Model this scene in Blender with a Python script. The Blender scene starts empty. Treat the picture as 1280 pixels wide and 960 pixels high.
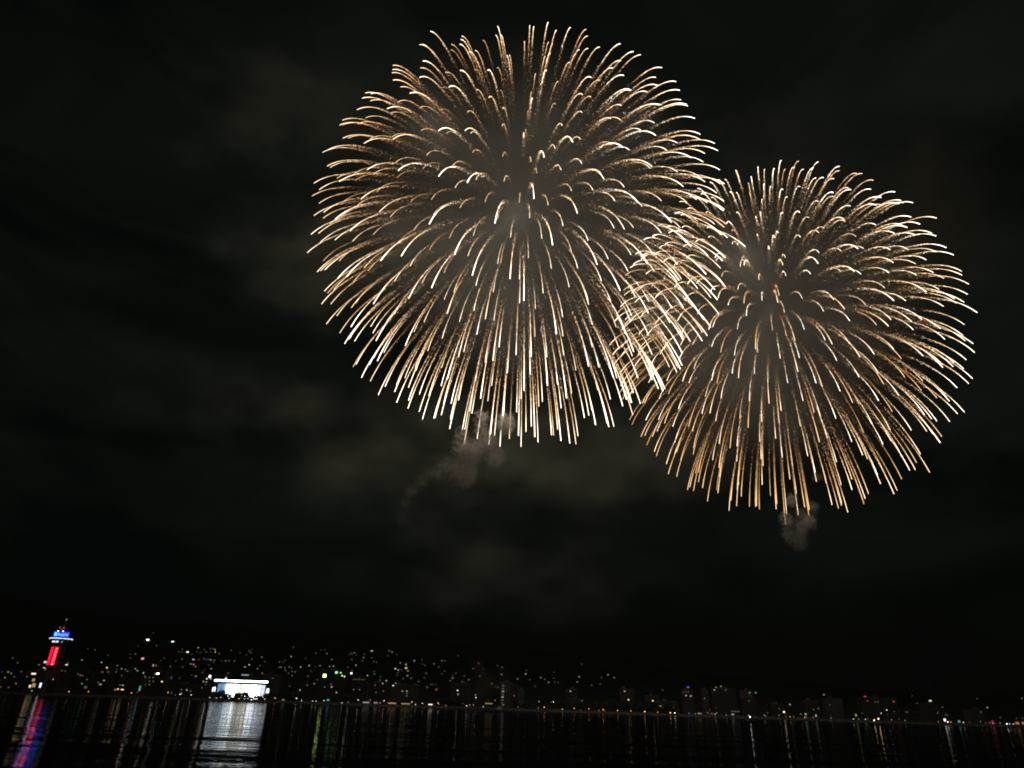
import bpy, bmesh, math, random
import numpy as np
from mathutils import Vector, Matrix

SC = bpy.context.scene
COL = SC.collection
random.seed(11)
RNG = np.random.default_rng(23)

# ------------------------------------------------------------------ camera
FOC, PITCH, ROLL = 853.0, math.radians(25.3), math.radians(1.88)
CAM = Vector((0.0, 0.0, 4.0))
fwd = Vector((0, math.cos(PITCH), math.sin(PITCH)))
_r, _u = Vector((1, 0, 0)), Vector((0, -math.sin(PITCH), math.cos(PITCH)))
rgt = _r * math.cos(ROLL) + _u * math.sin(ROLL)
upv = _u * math.cos(ROLL) - _r * math.sin(ROLL)
cd = bpy.data.cameras.new("camera")
cd.sensor_width = 36.0
cd.lens = 36.0 * FOC / 1280.0
cd.clip_start, cd.clip_end = 0.5, 30000.0
cam = bpy.data.objects.new("camera", cd)
COL.objects.link(cam)
M4 = Matrix((rgt, upv, -fwd)).transposed().to_4x4()
M4.translation = CAM
cam.matrix_world = M4
SC.camera = cam

# ------------------------------------------------------------------ world: a clouded night sky
wd = bpy.data.worlds.new("World")
SC.world = wd
wd.use_nodes = True
wt = wd.node_tree
for n in list(wt.nodes):
    wt.nodes.remove(n)
def wn(t, **kw):
    n = wt.nodes.new(t)
    for k, v in kw.items():
        setattr(n, k, v)
    return n
w_out = wn("ShaderNodeOutputWorld")
w_bg = wn("ShaderNodeBackground")
w_sky = wn("ShaderNodeTexSky", sky_type="NISHITA", sun_disc=False)
w_sky.sun_elevation = math.radians(-9.0)
w_sky.sun_rotation = math.radians(250.0)
w_tc = wn("ShaderNodeTexCoord")
w_map = wn("ShaderNodeMapping")
w_map.inputs["Scale"].default_value = (1.6, 1.6, 4.2)
w_n = wn("ShaderNodeTexNoise")
w_n.inputs["Scale"].default_value = 2.3
w_n.inputs["Detail"].default_value = 7.0
w_n.inputs["Roughness"].default_value = 0.52
w_n.inputs["Distortion"].default_value = 0.5
w_ramp = wn("ShaderNodeValToRGB")
w_ramp.color_ramp.elements[0].position = 0.38
w_ramp.color_ramp.elements[0].color = (0.0005, 0.0014, 0.0010, 1)
w_ramp.color_ramp.elements[1].position = 0.78
w_ramp.color_ramp.elements[1].color = (0.0046, 0.0060, 0.0045, 1)
w_sep = wn("ShaderNodeSeparateXYZ")
w_mr = wn("ShaderNodeMapRange")          # town glow low over the horizon
w_mr.inputs["From Min"].default_value = 0.30
w_mr.inputs["From Max"].default_value = 0.0
w_mr.interpolation_type = "SMOOTHSTEP"
w_glow = wn("ShaderNodeMix", data_type="RGBA", blend_type="ADD")
w_glow.inputs["B"].default_value = (0.0, 0.0006, 0.0007, 1)
w_mul = wn("ShaderNodeMix", data_type="RGBA", blend_type="ADD")
w_mul.inputs["Factor"].default_value = 0.004
L = wt.links.new
L(w_tc.outputs["Generated"], w_map.inputs["Vector"])
L(w_map.outputs["Vector"], w_n.inputs["Vector"])
L(w_n.outputs["Fac"], w_ramp.inputs["Fac"])
L(w_tc.outputs["Generated"], w_sep.inputs["Vector"])
L(w_sep.outputs["Z"], w_mr.inputs["Value"])
L(w_mr.outputs["Result"], w_glow.inputs["Factor"])
L(w_ramp.outputs["Color"], w_glow.inputs["A"])
L(w_glow.outputs["Result"], w_mul.inputs["A"])
L(w_sky.outputs["Color"], w_mul.inputs["B"])
L(w_mul.outputs["Result"], w_bg.inputs["Color"])
w_low = wn("ShaderNodeMapRange")         # the cloud is darkest low over the hills
w_low.interpolation_type = "SMOOTHSTEP"
w_low.inputs["From Min"].default_value = 0.0
w_low.inputs["From Max"].default_value = 0.32
w_low.inputs["To Min"].default_value = 0.14
w_low.inputs["To Max"].default_value = 1.0
L(w_sep.outputs["Z"], w_low.inputs["Value"])
L(w_low.outputs["Result"], w_bg.inputs["Strength"])
L(w_bg.outputs["Background"], w_out.inputs["Surface"])

vs = SC.view_settings
vs.view_transform = "Standard"
vs.look = "None"
vs.exposure = 0.0
vs.gamma = 1.0
vs.use_curve_mapping = False
cy = SC.cycles
cy.use_denoising = True
cy.denoiser = "OPENIMAGEDENOISE"
cy.max_bounces = 4
cy.diffuse_bounces = 1
cy.glossy_bounces = 2
cy.transmission_bounces = 2
cy.volume_bounces = 0
cy.transparent_max_bounces = 8
cy.sample_clamp_indirect = 1.5
cy.volume_step_rate = 1.5
cy.volume_max_steps = 128
cy.use_light_tree = True
cy.filter_width = 1.9

# ------------------------------------------------------------------ helpers
def at(px, py, Y):
    d = fwd * FOC + rgt * (px - 640) - upv * (py - 480)
    return CAM + d * (Y / d.y)

def to_px(p):
    d = Vector(p) - CAM
    k = FOC / d.dot(fwd)
    return 640 + k * d.dot(rgt), 480 - k * d.dot(upv)

class MB:
    """collects boxes, tubes and prisms; build() links them as one mesh object"""
    def __init__(s):
        s.v, s.f, s.fm = [], [], []
        s.mi = 0
    def add(s, vs_, fs):
        b = len(s.v)
        s.v += [tuple(q) for q in vs_]
        for f in fs:
            s.f.append(tuple(b + i for i in f))
            s.fm.append(s.mi)
        return s
    def box(s, x0, y0, z0, x1, y1, z1):
        return s.add([(x0, y0, z0), (x1, y0, z0), (x1, y1, z0), (x0, y1, z0), (x0, y0, z1), (x1, y0, z1), (x1, y1, z1), (x0, y1, z1)],
                     [(0, 3, 2, 1), (4, 5, 6, 7), (0, 1, 5, 4), (1, 2, 6, 5), (2, 3, 7, 6), (3, 0, 4, 7)])
    def tube(s, pts, rad, n=6, cap=True):
        pts = [Vector(p) for p in pts]
        if not hasattr(rad, "__len__"):
            rad = [rad] * len(pts)
        b = len(s.v)
        for i, p in enumerate(pts):
            t = (pts[min(i + 1, len(pts) - 1)] - pts[max(i - 1, 0)])
            t = t.normalized() if t.length > 1e-9 else Vector((0, 0, 1))
            a = Vector((1, 0, 0)) if abs(t.x) < 0.8 else Vector((0, 1, 0))
            e1 = t.cross(a).normalized(); e2 = t.cross(e1)
            for k in range(n):
                th = 2 * math.pi * k / n
                s.v.append(tuple(p + (e1 * math.cos(th) + e2 * math.sin(th)) * rad[i]))
        for i in range(len(pts) - 1):
            for k in range(n):
                s.f.append((b + i * n + k, b + i * n + (k + 1) % n, b + (i + 1) * n + (k + 1) % n, b + (i + 1) * n + k)); s.fm.append(s.mi)
        if cap:
            s.f.append(tuple(b + k for k in reversed(range(n)))); s.fm.append(s.mi)
            q = b + (len(pts) - 1) * n
            s.f.append(tuple(q + k for k in range(n))); s.fm.append(s.mi)
        return s
    def ball(s, c, r, n=8, m=5, sq=(1, 1, 1)):
        b = len(s.v)
        for i in range(m + 1):
            ph = math.pi * i / m
            for k in range(n):
                th = 2 * math.pi * k / n
                s.v.append((c[0] + r * sq[0] * math.sin(ph) * math.cos(th), c[1] + r * sq[1] * math.sin(ph) * math.sin(th), c[2] + r * sq[2] * math.cos(ph)))
        for i in range(m):
            for k in range(n):
                s.f.append((b + i * n + k, b + (i + 1) * n + k, b + (i + 1) * n + (k + 1) % n, b + i * n + (k + 1) % n)); s.fm.append(s.mi)
        return s
    def mesh(s, name, mats):
        me = bpy.data.meshes.new(name)
        me.from_pydata(s.v, [], s.f)
        for m in (mats if isinstance(mats, (list, tuple)) else [mats]):
            me.materials.append(m)
        if max(s.fm, default=0):
            me.polygons.foreach_set("material_index", s.fm)
        me.update()
        return me
    def build(s, name, mats, parent=None, loc=None):
        return obj(name, s.mesh(name, mats), parent, loc)

def obj(name, me, parent=None, loc=None):
    o = bpy.data.objects.new(name, me)
    COL.objects.link(o)
    if parent is not None:
        o.parent = parent
    if loc is not None:
        o.location = loc
    return o

def fit(*labels):
    """the first wording that keeps within sixteen words"""
    return next((t for t in labels if len(t.split()) <= 16), labels[-1])

def tag(o, label=None, cat=None, group=None, kind=None):
    if label: o["label"] = label
    if cat: o["category"] = cat
    if group: o["group"] = group
    if kind: o["kind"] = kind
    return o

def thing(name, label, cat, loc, group=None, rotz=0.0):
    o = obj(name, None, None, loc)
    o.empty_display_size = 0.5
    o.rotation_euler = (0, 0, rotz)
    return tag(o, label, cat, group)

# ------------------------------------------------------------------ materials
MATS = {}
def surf(name, col, rough=0.8, var=0.25, scale=2.0, metal=0.0, bump=0.0):
    if name in MATS:
        return MATS[name]
    m = bpy.data.materials.new(name); m.use_nodes = True
    t = m.node_tree; b = t.nodes["Principled BSDF"]
    b.inputs["Roughness"].default_value = rough
    b.inputs["Metallic"].default_value = metal
    tc = t.nodes.new("ShaderNodeTexCoord"); nz = t.nodes.new("ShaderNodeTexNoise")
    nz.inputs["Scale"].default_value = scale; nz.inputs["Detail"].default_value = 5
    rp = t.nodes.new("ShaderNodeValToRGB")
    rp.color_ramp.elements[0].position, rp.color_ramp.elements[1].position = 0.3, 0.7
    rp.color_ramp.elements[0].color = (*[c * (1 - var) for c in col], 1)
    rp.color_ramp.elements[1].color = (*[min(1, c * (1 + var)) for c in col], 1)
    t.links.new(tc.outputs["Object"], nz.inputs["Vector"]); t.links.new(nz.outputs["Fac"], rp.inputs["Fac"])
    t.links.new(rp.outputs["Color"], b.inputs["Base Color"])
    if bump:
        bp = t.nodes.new("ShaderNodeBump"); bp.inputs["Strength"].default_value = bump
        t.links.new(nz.outputs["Fac"], bp.inputs["Height"]); t.links.new(bp.outputs["Normal"], b.inputs["Normal"])
    MATS[name] = m
    return m

def glow(name, col, strength, sample=True):
    """a lamp, lit pane or lit sign: it gives off light"""
    if name in MATS:
        return MATS[name]
    m = bpy.data.materials.new(name); m.use_nodes = True
    t = m.node_tree; b = t.nodes["Principled BSDF"]
    b.inputs["Base Color"].default_value = (0.05, 0.05, 0.05, 1)
    b.inputs["Roughness"].default_value = 0.3
    b.inputs["Emission Color"].default_value = (*col, 1)
    b.inputs["Emission Strength"].default_value = strength
    m.cycles.emission_sampling = "AUTO" if sample else "NONE"
    MATS[name] = m
    return m

HUES = {"w": (1, .88, .70), "c": (.72, .90, 1.0), "y": (1, .72, .32), "o": (1, .45, .12), "g": (.35, 1, .5), "t": (.12, .95, .85),
        "r": (1, .05, .09), "b": (.10, .25, 1.0), "p": (1, .30, .50), "l": (.72, 1, .22)}
HUE_WORD = {"w": "white", "c": "bluish white", "y": "yellow", "o": "orange", "g": "green", "t": "teal", "r": "red", "b": "blue", "p": "pink", "l": "lime"}
LEVEL = {1: 0.10, 2: 0.38, 3: 1.3, 4: 5.0}
def lit(h, lev, far=1.0):
    s = LEVEL[lev] * far
    return glow("lit_%s_%d_%d" % (HUE_WORD[h].replace(" ", "_"), lev, round(far * 10)), HUES[h], s, lev >= 3)

M_WALL = [surf("painted_concrete", (.05, .048, .045)), surf("tiled_wall", (.04, .037, .034)), surf("pale_render", (.085, .08, .075)), surf("brown_tile", (.055, .038, .03))]
M_ROOF = surf("roofing", (.10, .10, .11))
M_DARK = surf("dark_steel", (.06, .06, .065), 0.5)
M_CONC = surf("sea_concrete", (.18, .18, .17), 0.9, bump=0.3)
M_BARK = surf("bark", (.07, .05, .035))
M_LEAF = surf("leaf", (.045, .07, .03), 0.7, 0.5, 0.6)
M_HULL = surf("hull_paint", (.45, .45, .46), 0.35)
M_HULLD = surf("dark_hull", (.05, .06, .08), 0.4)
M_TILE = surf("roof_tile", (.08, .08, .09))
M_GLASSD = surf("unlit_glass", (.02, .025, .03), 0.12)
M_DECK = surf("deck_timber", (.14, .10, .07))
M_RED = surf("red_steel", (.32, .06, .04), 0.5)

# ------------------------------------------------------------------ terrain, sea
SHORE = 850.0
def ss(a, b, t):
    t = np.clip((t - a) / (b - a), 0, 1)
    return t * t * (3 - 2 * t)
def height(x, y):
    x = np.asarray(x, float); y = np.asarray(y, float)
    A = np.clip(236 - 0.062 * x, 70, 480)
    t = np.clip((y - 1000) / 2500, 0, 1.04)
    bumps = 14 * np.sin(x * .0063 + 1.3) * np.sin(y * .0049) + 8 * np.sin(x * .013 + y * .011) + 30 * np.sin(x * .0021 + 2.0)
    return 2.5 + A * t ** 1.12 + bumps * np.clip(t, 0, 1)

xs = np.concatenate([np.linspace(-5200, -1300, 40), np.linspace(-1250, 1450, 110), np.linspace(1500, 5600, 42)])
ys = np.concatenate([[848.5], np.linspace(852, 1000, 12), np.linspace(1020, 3600, 90), np.linspace(3700, 6800, 24)])
gx, gy = np.meshgrid(xs, ys)
gz = height(gx, gy)
gz[-1] = 40
vv = np.stack([gx, gy, gz], -1).reshape(-1, 3)
nx, ny = len(xs), len(ys)
ii = np.arange(nx * ny).reshape(ny, nx)
ff = np.stack([ii[:-1, :-1], ii[:-1, 1:], ii[1:, 1:], ii[1:, :-1]], -1).reshape(-1, 4)
gm = bpy.data.meshes.new("hillside")
gm.from_pydata(vv.tolist(), [], ff.tolist())
gm.materials.append(surf("wooded_ground", (.025, .032, .022), 0.95, 0.5, 0.02))
gm.polygons.foreach_set("use_smooth", [True] * len(ff))
tag(obj("hillside", gm), kind="structure")

def sea_material():
    m = bpy.data.materials.new("sea_water"); m.use_nodes = True
    t = m.node_tree; b = t.nodes["Principled BSDF"]
    b.inputs["Base Color"].default_value = (.003, .006, .007, 1)
    b.inputs["Roughness"].default_value = 0.05
    b.inputs["IOR"].default_value = 1.333
    b.inputs["Specular IOR Level"].default_value = 0.32
    tc = t.nodes.new("ShaderNodeTexCoord")
    def layer(sx, sy, rot, detail, rough=.5):
        mp = t.nodes.new("ShaderNodeMapping"); mp.inputs["Scale"].default_value = (sx, sy, 1); mp.inputs["Rotation"].default_value = (0, 0, rot)
        nz = t.nodes.new("ShaderNodeTexNoise"); nz.inputs["Scale"].default_value = 1; nz.inputs["Detail"].default_value = detail; nz.inputs["Roughness"].default_value = rough
        t.links.new(tc.outputs["Object"], mp.inputs["Vector"]); t.links.new(mp.outputs["Vector"], nz.inputs["Vector"])
        return nz.outputs["Fac"]
    def bump(h, dist, prev=None, strength=None):
        bp = t.nodes.new("ShaderNodeBump"); bp.inputs["Distance"].default_value = dist; bp.inputs["Strength"].default_value = 1.0
        t.links.new(h, bp.inputs["Height"])
        if strength is not None: t.links.new(strength, bp.inputs["Strength"])
        if prev is not None: t.links.new(prev, bp.inputs["Normal"])
        return bp.outputs["Normal"]
    patch = layer(.006, .035, .03, 2)
    mr = t.nodes.new("ShaderNodeMapRange"); mr.inputs["From Min"].default_value = .36; mr.inputs["From Max"].default_value = .62
    mr.inputs["To Min"].default_value = .22; mr.inputs["To Max"].default_value = 1.0
    t.links.new(patch, mr.inputs["Value"])
    n1 = bump(layer(.014, .06, .05, 2), .46)
    n2 = bump(layer(.07, .22, -.06, 3), .06, n1)
    n3 = bump(layer(.45, 1.1, .12, 3, .6), .036, n2, mr.outputs["Result"])
    t.links.new(n3, b.inputs["Normal"])
    # steep wavelets too small to model turn more than half of the low light away from the eye
    df = t.nodes.new("ShaderNodeBsdfDiffuse"); df.inputs["Color"].default_value = (.004, .007, .008, 1)
    mx = t.nodes.new("ShaderNodeMixShader"); mx.inputs[0].default_value = 0.60
    t.links.new(b.outputs["BSDF"], mx.inputs[1]); t.links.new(df.outputs["BSDF"], mx.inputs[2])
    t.links.new(mx.outputs["Shader"], t.nodes["Material Output"].inputs["Surface"])
    return m
sx = np.concatenate([np.linspace(-6000, -900, 10), np.linspace(-800, 800, 24), np.linspace(900, 6000, 10)])
sy = np.concatenate([np.linspace(-200, 900, 45)])
gx, gy = np.meshgrid(sx, sy)
vv = np.stack([gx, gy, gx * 0], -1).reshape(-1, 3)
ii = np.arange(len(sx) * len(sy)).reshape(len(sy), len(sx))
ff = np.stack([ii[:-1, :-1], ii[:-1, 1:], ii[1:, 1:], ii[1:, :-1]], -1).reshape(-1, 4)
wm = bpy.data.meshes.new("sea")
wm.from_pydata(vv.tolist(), [], ff.tolist())
wm.materials.append(sea_material())
tag(obj("sea", wm), kind="structure")

# sea wall along the far shore, stepped with a coping and a rubble toe
sw = MB()
sw.box(-1500, 846.2, -3, 1700, 848.8, 2.45)
sw.box(-1500, 845.9, 2.45, 1700, 849.0, 2.75)
for k in range(320):
    x = -1500 + 10 * k + random.uniform(-2, 2)
    s = random.uniform(1.0, 2.0)
    sw.ball((x, 845.2 - random.random(), .1), s, 6, 4, (1.2, .7, .6))
tag(sw.build("sea_wall", M_CONC), "long low dark concrete sea wall between the bay and the town", "sea wall")

# ------------------------------------------------------------------ fireworks
def star_material(name):
    m = bpy.data.materials.new(name); m.use_nodes = True
    t = m.node_tree
    for n in list(t.nodes): t.nodes.remove(n)
    o = t.nodes.new("ShaderNodeOutputMaterial"); e = t.nodes.new("ShaderNodeEmission")
    a = t.nodes.new("ShaderNodeAttribute"); a.attribute_name = "burn_level"
    r = t.nodes.new("ShaderNodeValToRGB")
    el = r.color_ramp.elements
    el[0].position, el[0].color = 0.0, (.62, .235, .09, 1)
    el[1].position, el[1].color = 1.0, (1.0, .88, .72, 1)
    for p, c in ((.25, (.92, .38, .13, 1)), (.5, (1.0, .555, .21, 1)), (.75, (1.0, .73, .46, 1))):
        q = el.new(p); q.color = c
    pw = t.nodes.new("ShaderNodeMath"); pw.operation = "POWER"; pw.inputs[1].default_value = 1.7
    mu = t.nodes.new("ShaderNodeMath"); mu.operation = "MULTIPLY"; mu.inputs[1].default_value = 5.0
    t.links.new(a.outputs["Fac"], r.inputs["Fac"]); t.links.new(a.outputs["Fac"], pw.inputs[0]); t.links.new(pw.outputs[0], mu.inputs[0])
    t.links.new(r.outputs["Color"], e.inputs["Color"]); t.links.new(mu.outputs[0], e.inputs["Strength"])
    t.links.new(e.outputs["Emission"], o.inputs["Surface"])
    return m
M_STAR = star_material("burning_star"); M_STAR.cycles.emission_sampling = "NONE"
M_SPARK = star_material("falling_spark"); M_SPARK.cycles.emission_sampling = "NONE"

def heat_mesh(name, v, f, heat, mat):
    me = bpy.data.meshes.new(name)
    me.from_pydata(v, [], f)
    at_ = me.attributes.new("burn_level", "FLOAT", "POINT")
    at_.data.foreach_set("value", np.asarray(heat, np.float32))
    me.materials.append(mat)
    me.update()
    return me

TAU_END = 2.7
def star_path(d, R, tau, speed, g):
    """ballistic path of a star slowed by the air; tau is the time in drag lengths"""
    u = (1 - np.exp(-tau)) / (1 - math.exp(-TAU_END))
    drop = g * (tau - 1 + np.exp(-tau))
    p = d[None, :] * (u * R * speed)[:, None]
    p[:, 2] -= drop * R
    return p

TET = np.array([(1, 1, 1), (1, -1, -1), (-1, 1, -1), (-1, -1, 1)], float) / 1.7
TETF = ((0, 1, 2), (0, 3, 1), (0, 2, 3), (1, 3, 2))

def firework(label, centre, R, n, seed, unit, tint, group, power, tall):
    rng = np.random.default_rng(seed)
    root = thing("firework", label, "firework", centre, group)
    stars = []
    ga = math.pi * (3 - math.sqrt(5))
    for i in range(n):
        z = 1 - 2 * (i + .5) / n
        q = math.sqrt(1 - z * z)
        d = np.array([q * math.cos(ga * i), q * math.sin(ga * i), z]) + rng.normal(0, .017, 3)
        if rng.random() < .012 and stars:
            d = stars[-1][0] + rng.normal(0, .02, 3)      # a few stars fly in pairs
        d /= np.linalg.norm(d)
        speed = 1 + rng.normal(0, .018)
        stars.append([d, speed, rng.uniform(.109, .127)])
    # tilt the whole shell so the pattern shows no pole
    ax = Vector(rng.normal(0, 1, 3)).normalized()
    rot = np.array(Matrix.Rotation(rng.uniform(0, 6), 3, ax))
    built = []
    for d, speed, g in stars:
        d = rot @ d * np.array((1, 1, tall))
        hot = tint(d) * rng.choice((.72, .88, .97, 1.06), p=(.14, .26, .35, .25)) * rng.uniform(.95, 1.05)
        # the burning head: a tapering curved streak
        t0 = rng.uniform(1.18, 1.48)
        tau = np.linspace(t0, TAU_END * rng.uniform(.97, 1.02), 11)
        P = star_path(d, R, tau, speed, g)
        s = np.linspace(0, 1, 11)
        rad = unit * (.075 + .22 * np.clip(s / .75, 0, 1) ** 1.2) * rng.uniform(.86, 1.12)
        heat = hot * (.22 + .78 * np.clip(s * 1.35, 0, 1) ** 1.1)
        V, F, H = [], [], []
        for i in range(11):
            tg = P[min(i + 1, 10)] - P[max(i - 1, 0)]; tg /= np.linalg.norm(tg) + 1e-9
            a = np.array([0, 1., 0]) if abs(tg[1]) < .8 else np.array([1., 0, 0])
            e1 = np.cross(tg, a); e1 /= np.linalg.norm(e1); e2 = np.cross(tg, e1)
            for k in range(4):
                th = math.pi / 2 * k
                V.append(P[i] + (e1 * math.cos(th) + e2 * math.sin(th)) * rad[i]); H.append(heat[i])
        for i in range(10):
            for k in range(4):
                F.append((i * 4 + k, i * 4 + (k + 1) % 4, i * 4 + 4 + (k + 1) % 4, i * 4 + 4 + k))
        b = len(V)
        tg = P[10] - P[9]; tg /= np.linalg.norm(tg)
        V.append(P[10] + tg * rad[10] * 1.1); H.append(heat[10])
        for k in range(4):
            F.append((40 + k, 40 + (k + 1) % 4, b))
        head = (V, F, H)
        # the tail: glowing grains left behind, thinning out and sinking as they age
        m = int(rng.integers(150, 205))
        w = rng.random(m) ** .62
        tt = .32 + (2.0 - .32) * w
        Q = star_path(d, R, tt, speed, g)
        age = 1 - w
        Q += rng.normal(0, 1, (m, 3)) * (unit * (.16 + 1.9 * age ** 1.3))[:, None]
        Q[:, 2] -= R * .035 * age * rng.random(m)
        size = unit * rng.uniform(.17, .36, m) * (1 - .35 * age)
        hh = hot * np.clip((.22 + .62 * w ** 1.4) * rng.lognormal(0, .42, m), .03, 1.0)
        V, F, H = [], [], []
        for i in range(m):
            b = len(V)
            a = rng.normal(0, 1, (3, 3)); qm, _ = np.linalg.qr(a)
            for c in TET @ qm:
                V.append(Q[i] + c * size[i]); H.append(hh[i])
            F += [tuple(b + k for k in f) for f in TETF]
        a0, a1 = to_px(Vector(P[0]) + Vector(centre)), to_px(Vector(P[10]) + Vector(centre))
        built.append((math.hypot(a1[0] - a0[0], a1[1] - a0[1]), head, (V, F, H)))
    built.sort(key=lambda b: -b[0])
    for _, h, t in built[:100]:
        s = obj("burning_star", heat_mesh("burning_star", h[0], h[1], h[2], M_STAR), root)
        obj("spark_tail", heat_mesh("spark_tail", t[0], t[1], t[2], M_SPARK), s)["kind"] = "stuff"
    for nm, k, mat in (("shorter_stars", 1, M_STAR), ("shorter_spark_tails", 2, M_SPARK)):
        V, F, H = [], [], []
        for b_ in built[100:]:
            o = len(V)
            V += b_[k][0]; F += [tuple(o + i for i in f) for f in b_[k][1]]; H += b_[k][2]
        o = obj(nm, heat_mesh(nm, V, F, H, mat), root)
        o["kind"] = "stuff"
    # the light the stars throw on the smoke around them and on the bay
    spots = [Vector((0, 0, .8)), Vector((0, 0, -.8))] + [Vector((.8 * math.cos(a), .8 * math.sin(a), .1 * (-1) ** i)) for i, a in enumerate(np.linspace(.4, .4 + 2 * math.pi, 6)[:5])]
    for p in spots:
        ld = bpy.data.lights.new("star_light", "POINT")
        ld.energy = power / len(spots); ld.color = (1.0, .86, .68); ld.shadow_soft_size = R * .08
        lo = bpy.data.objects.new("star_light", ld); COL.objects.link(lo)
        lo.parent = root; lo.location = p * R
    return root

C1 = at(652.6, 268.6, 430)
C2 = at(966.8, 390, 675)
def tint1(d):
    gold = max(0.0, min(1.0, .55 * (-d[0]) + .55 * d[2]))          # the shell's upper left burns a deeper gold
    return 1.0 - .46 * gold
def tint2(d):
    return 1.0 - .42 * max(0.0, min(1.0, -.75 * d[2] - .45 * d[0] + .1))
firework("larger golden chrysanthemum firework, the higher of the two bursts over the bay", C1, 155.2, 510, 5, .62, tint1, "chrysanthemum fireworks", 6.5e5, .966)
firework("smaller pale gold chrysanthemum firework, lower burst overlapping its neighbour's edge", C2, 185.2, 450, 9, .88, tint2, "chrysanthemum fireworks", 4.2e5, 1.073)

# ------------------------------------------------------------------ smoke
def smoke_material(name, balls, dens, scale, warp, col=(.78, .82, .80), edge=(0.0, .55), nz_lo=.35, nz_hi=.62, stretch=None):
    """density: soft balls (centre, radius) with a turbulent edge, in object space"""
    m = bpy.data.materials.new(name); m.use_nodes = True
    t = m.node_tree
    for n in list(t.nodes): t.nodes.remove(n)
    N, K = t.nodes.new, t.links.new
    out = N("ShaderNodeOutputMaterial"); pv = N("ShaderNodeVolumePrincipled")
    pv.inputs["Color"].default_value = (*col, 1); pv.inputs["Anisotropy"].default_value = 0.0
    tc = N("ShaderNodeTexCoord")
    nz = N("ShaderNodeTexNoise"); nz.inputs["Scale"].default_value = scale; nz.inputs["Detail"].default_value = 4; nz.inputs["Roughness"].default_value = .55
    if stretch:
        mp = N("ShaderNodeMapping"); mp.inputs["Scale"].default_value = stretch
        K(tc.outputs["Object"], mp.inputs["Vector"]); K(mp.outputs["Vector"], nz.inputs["Vector"])
    else:
        K(tc.outputs["Object"], nz.inputs["Vector"])
    sub = N("ShaderNodeVectorMath"); sub.operation = "SUBTRACT"; sub.inputs[1].default_value = (.5, .5, .5)
    K(nz.outputs["Color"], sub.inputs[0])
    scl = N("ShaderNodeVectorMath"); scl.operation = "SCALE"; scl.inputs["Scale"].default_value = warp * 2.6
    K(sub.outputs[0], scl.inputs[0])
    add = N("ShaderNodeVectorMath"); add.operation = "ADD"
    K(tc.outputs["Object"], add.inputs[0]); K(scl.outputs[0], add.inputs[1])
    prev = None
    for c, r, sq, wgt in balls:
        s = N("ShaderNodeVectorMath"); s.operation = "SUBTRACT"; s.inputs[1].default_value = c
        K(add.outputs[0], s.inputs[0])
        q = N("ShaderNodeVectorMath"); q.operation = "DIVIDE"; q.inputs[1].default_value = (r * sq[0], r * sq[1], r * sq[2])
        K(s.outputs[0], q.inputs[0])
        ln = N("ShaderNodeVectorMath"); ln.operation = "LENGTH"; K(q.outputs[0], ln.inputs[0])
        mr = N("ShaderNodeMapRange"); mr.interpolation_type = "SMOOTHSTEP"
        mr.inputs["From Min"].default_value = 1 - edge[0]; mr.inputs["From Max"].default_value = 1 - edge[1]
        mr.inputs["To Max"].default_value = wgt
        K(ln.outputs["Value"], mr.inputs["Value"])
        if prev is None: prev = mr.outputs["Result"]
        else:
            mx = N("ShaderNodeMath"); mx.operation = "MAXIMUM"; K(prev, mx.inputs[0]); K(mr.outputs["Result"], mx.inputs[1]); prev = mx.outputs[0]
    mr2 = N("ShaderNodeMapRange"); mr2.inputs["From Min"].default_value = nz_lo; mr2.inputs["From Max"].default_value = nz_hi
    K(nz.outputs["Fac"], mr2.inputs["Value"])
    mu = N("ShaderNodeMath"); mu.operation = "MULTIPLY"; K(prev, mu.inputs[0]); K(mr2.outputs["Result"], mu.inputs[1])
    md = N("ShaderNodeMath"); md.operation = "MULTIPLY"; md.inputs[1].default_value = dens; K(mu.outputs[0], md.inputs[0])
    K(md.outputs[0], pv.inputs["Density"])
    K(pv.outputs["Volume"], out.inputs["Volume"])
    return m

def smoke(name, label, loc, balls, dens, scale, warp, grow=1.12, step=None, **kw):
    """balls: (centre, radius, squash, weight). The hull is one closed skin round all the puffs."""
    bm = bmesh.new()
    for c, r, sq, w in balls:
        k = len(bm.verts)
        bmesh.ops.create_icosphere(bm, subdivisions=2, radius=1.0, matrix=Matrix.Translation(c) @ Matrix.Diagonal((r * sq[0] * grow + warp * .25, r * sq[1] * grow + warp * .25, r * sq[2] * grow + warp * .25, 1)))
    me = bpy.data.meshes.new(name); bm.to_mesh(me); bm.free()
    o = obj(name, me, None, loc)
    if len(balls) > 1:
        rm = o.modifiers.new("skin", "REMESH"); rm.mode = "VOXEL"
        rm.voxel_size = max(min(r * min(sq) for c, r, sq, w in balls) / 4.0, .6)
        dg = bpy.context.evaluated_depsgraph_get()
        o2 = bpy.data.meshes.new_from_object(o.evaluated_get(dg))
        o.modifiers.clear(); o.data = o2; o2.name = name
    mat = smoke_material(name, balls, dens, scale, warp, **kw)
    mat.cycles.volume_sampling = "EQUIANGULAR"
    o.data.materials.clear(); o.data.materials.append(mat)
    if step: mat.cycles.volume_step_rate = step
    return tag(o, label, "smoke", None, "stuff")

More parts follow.
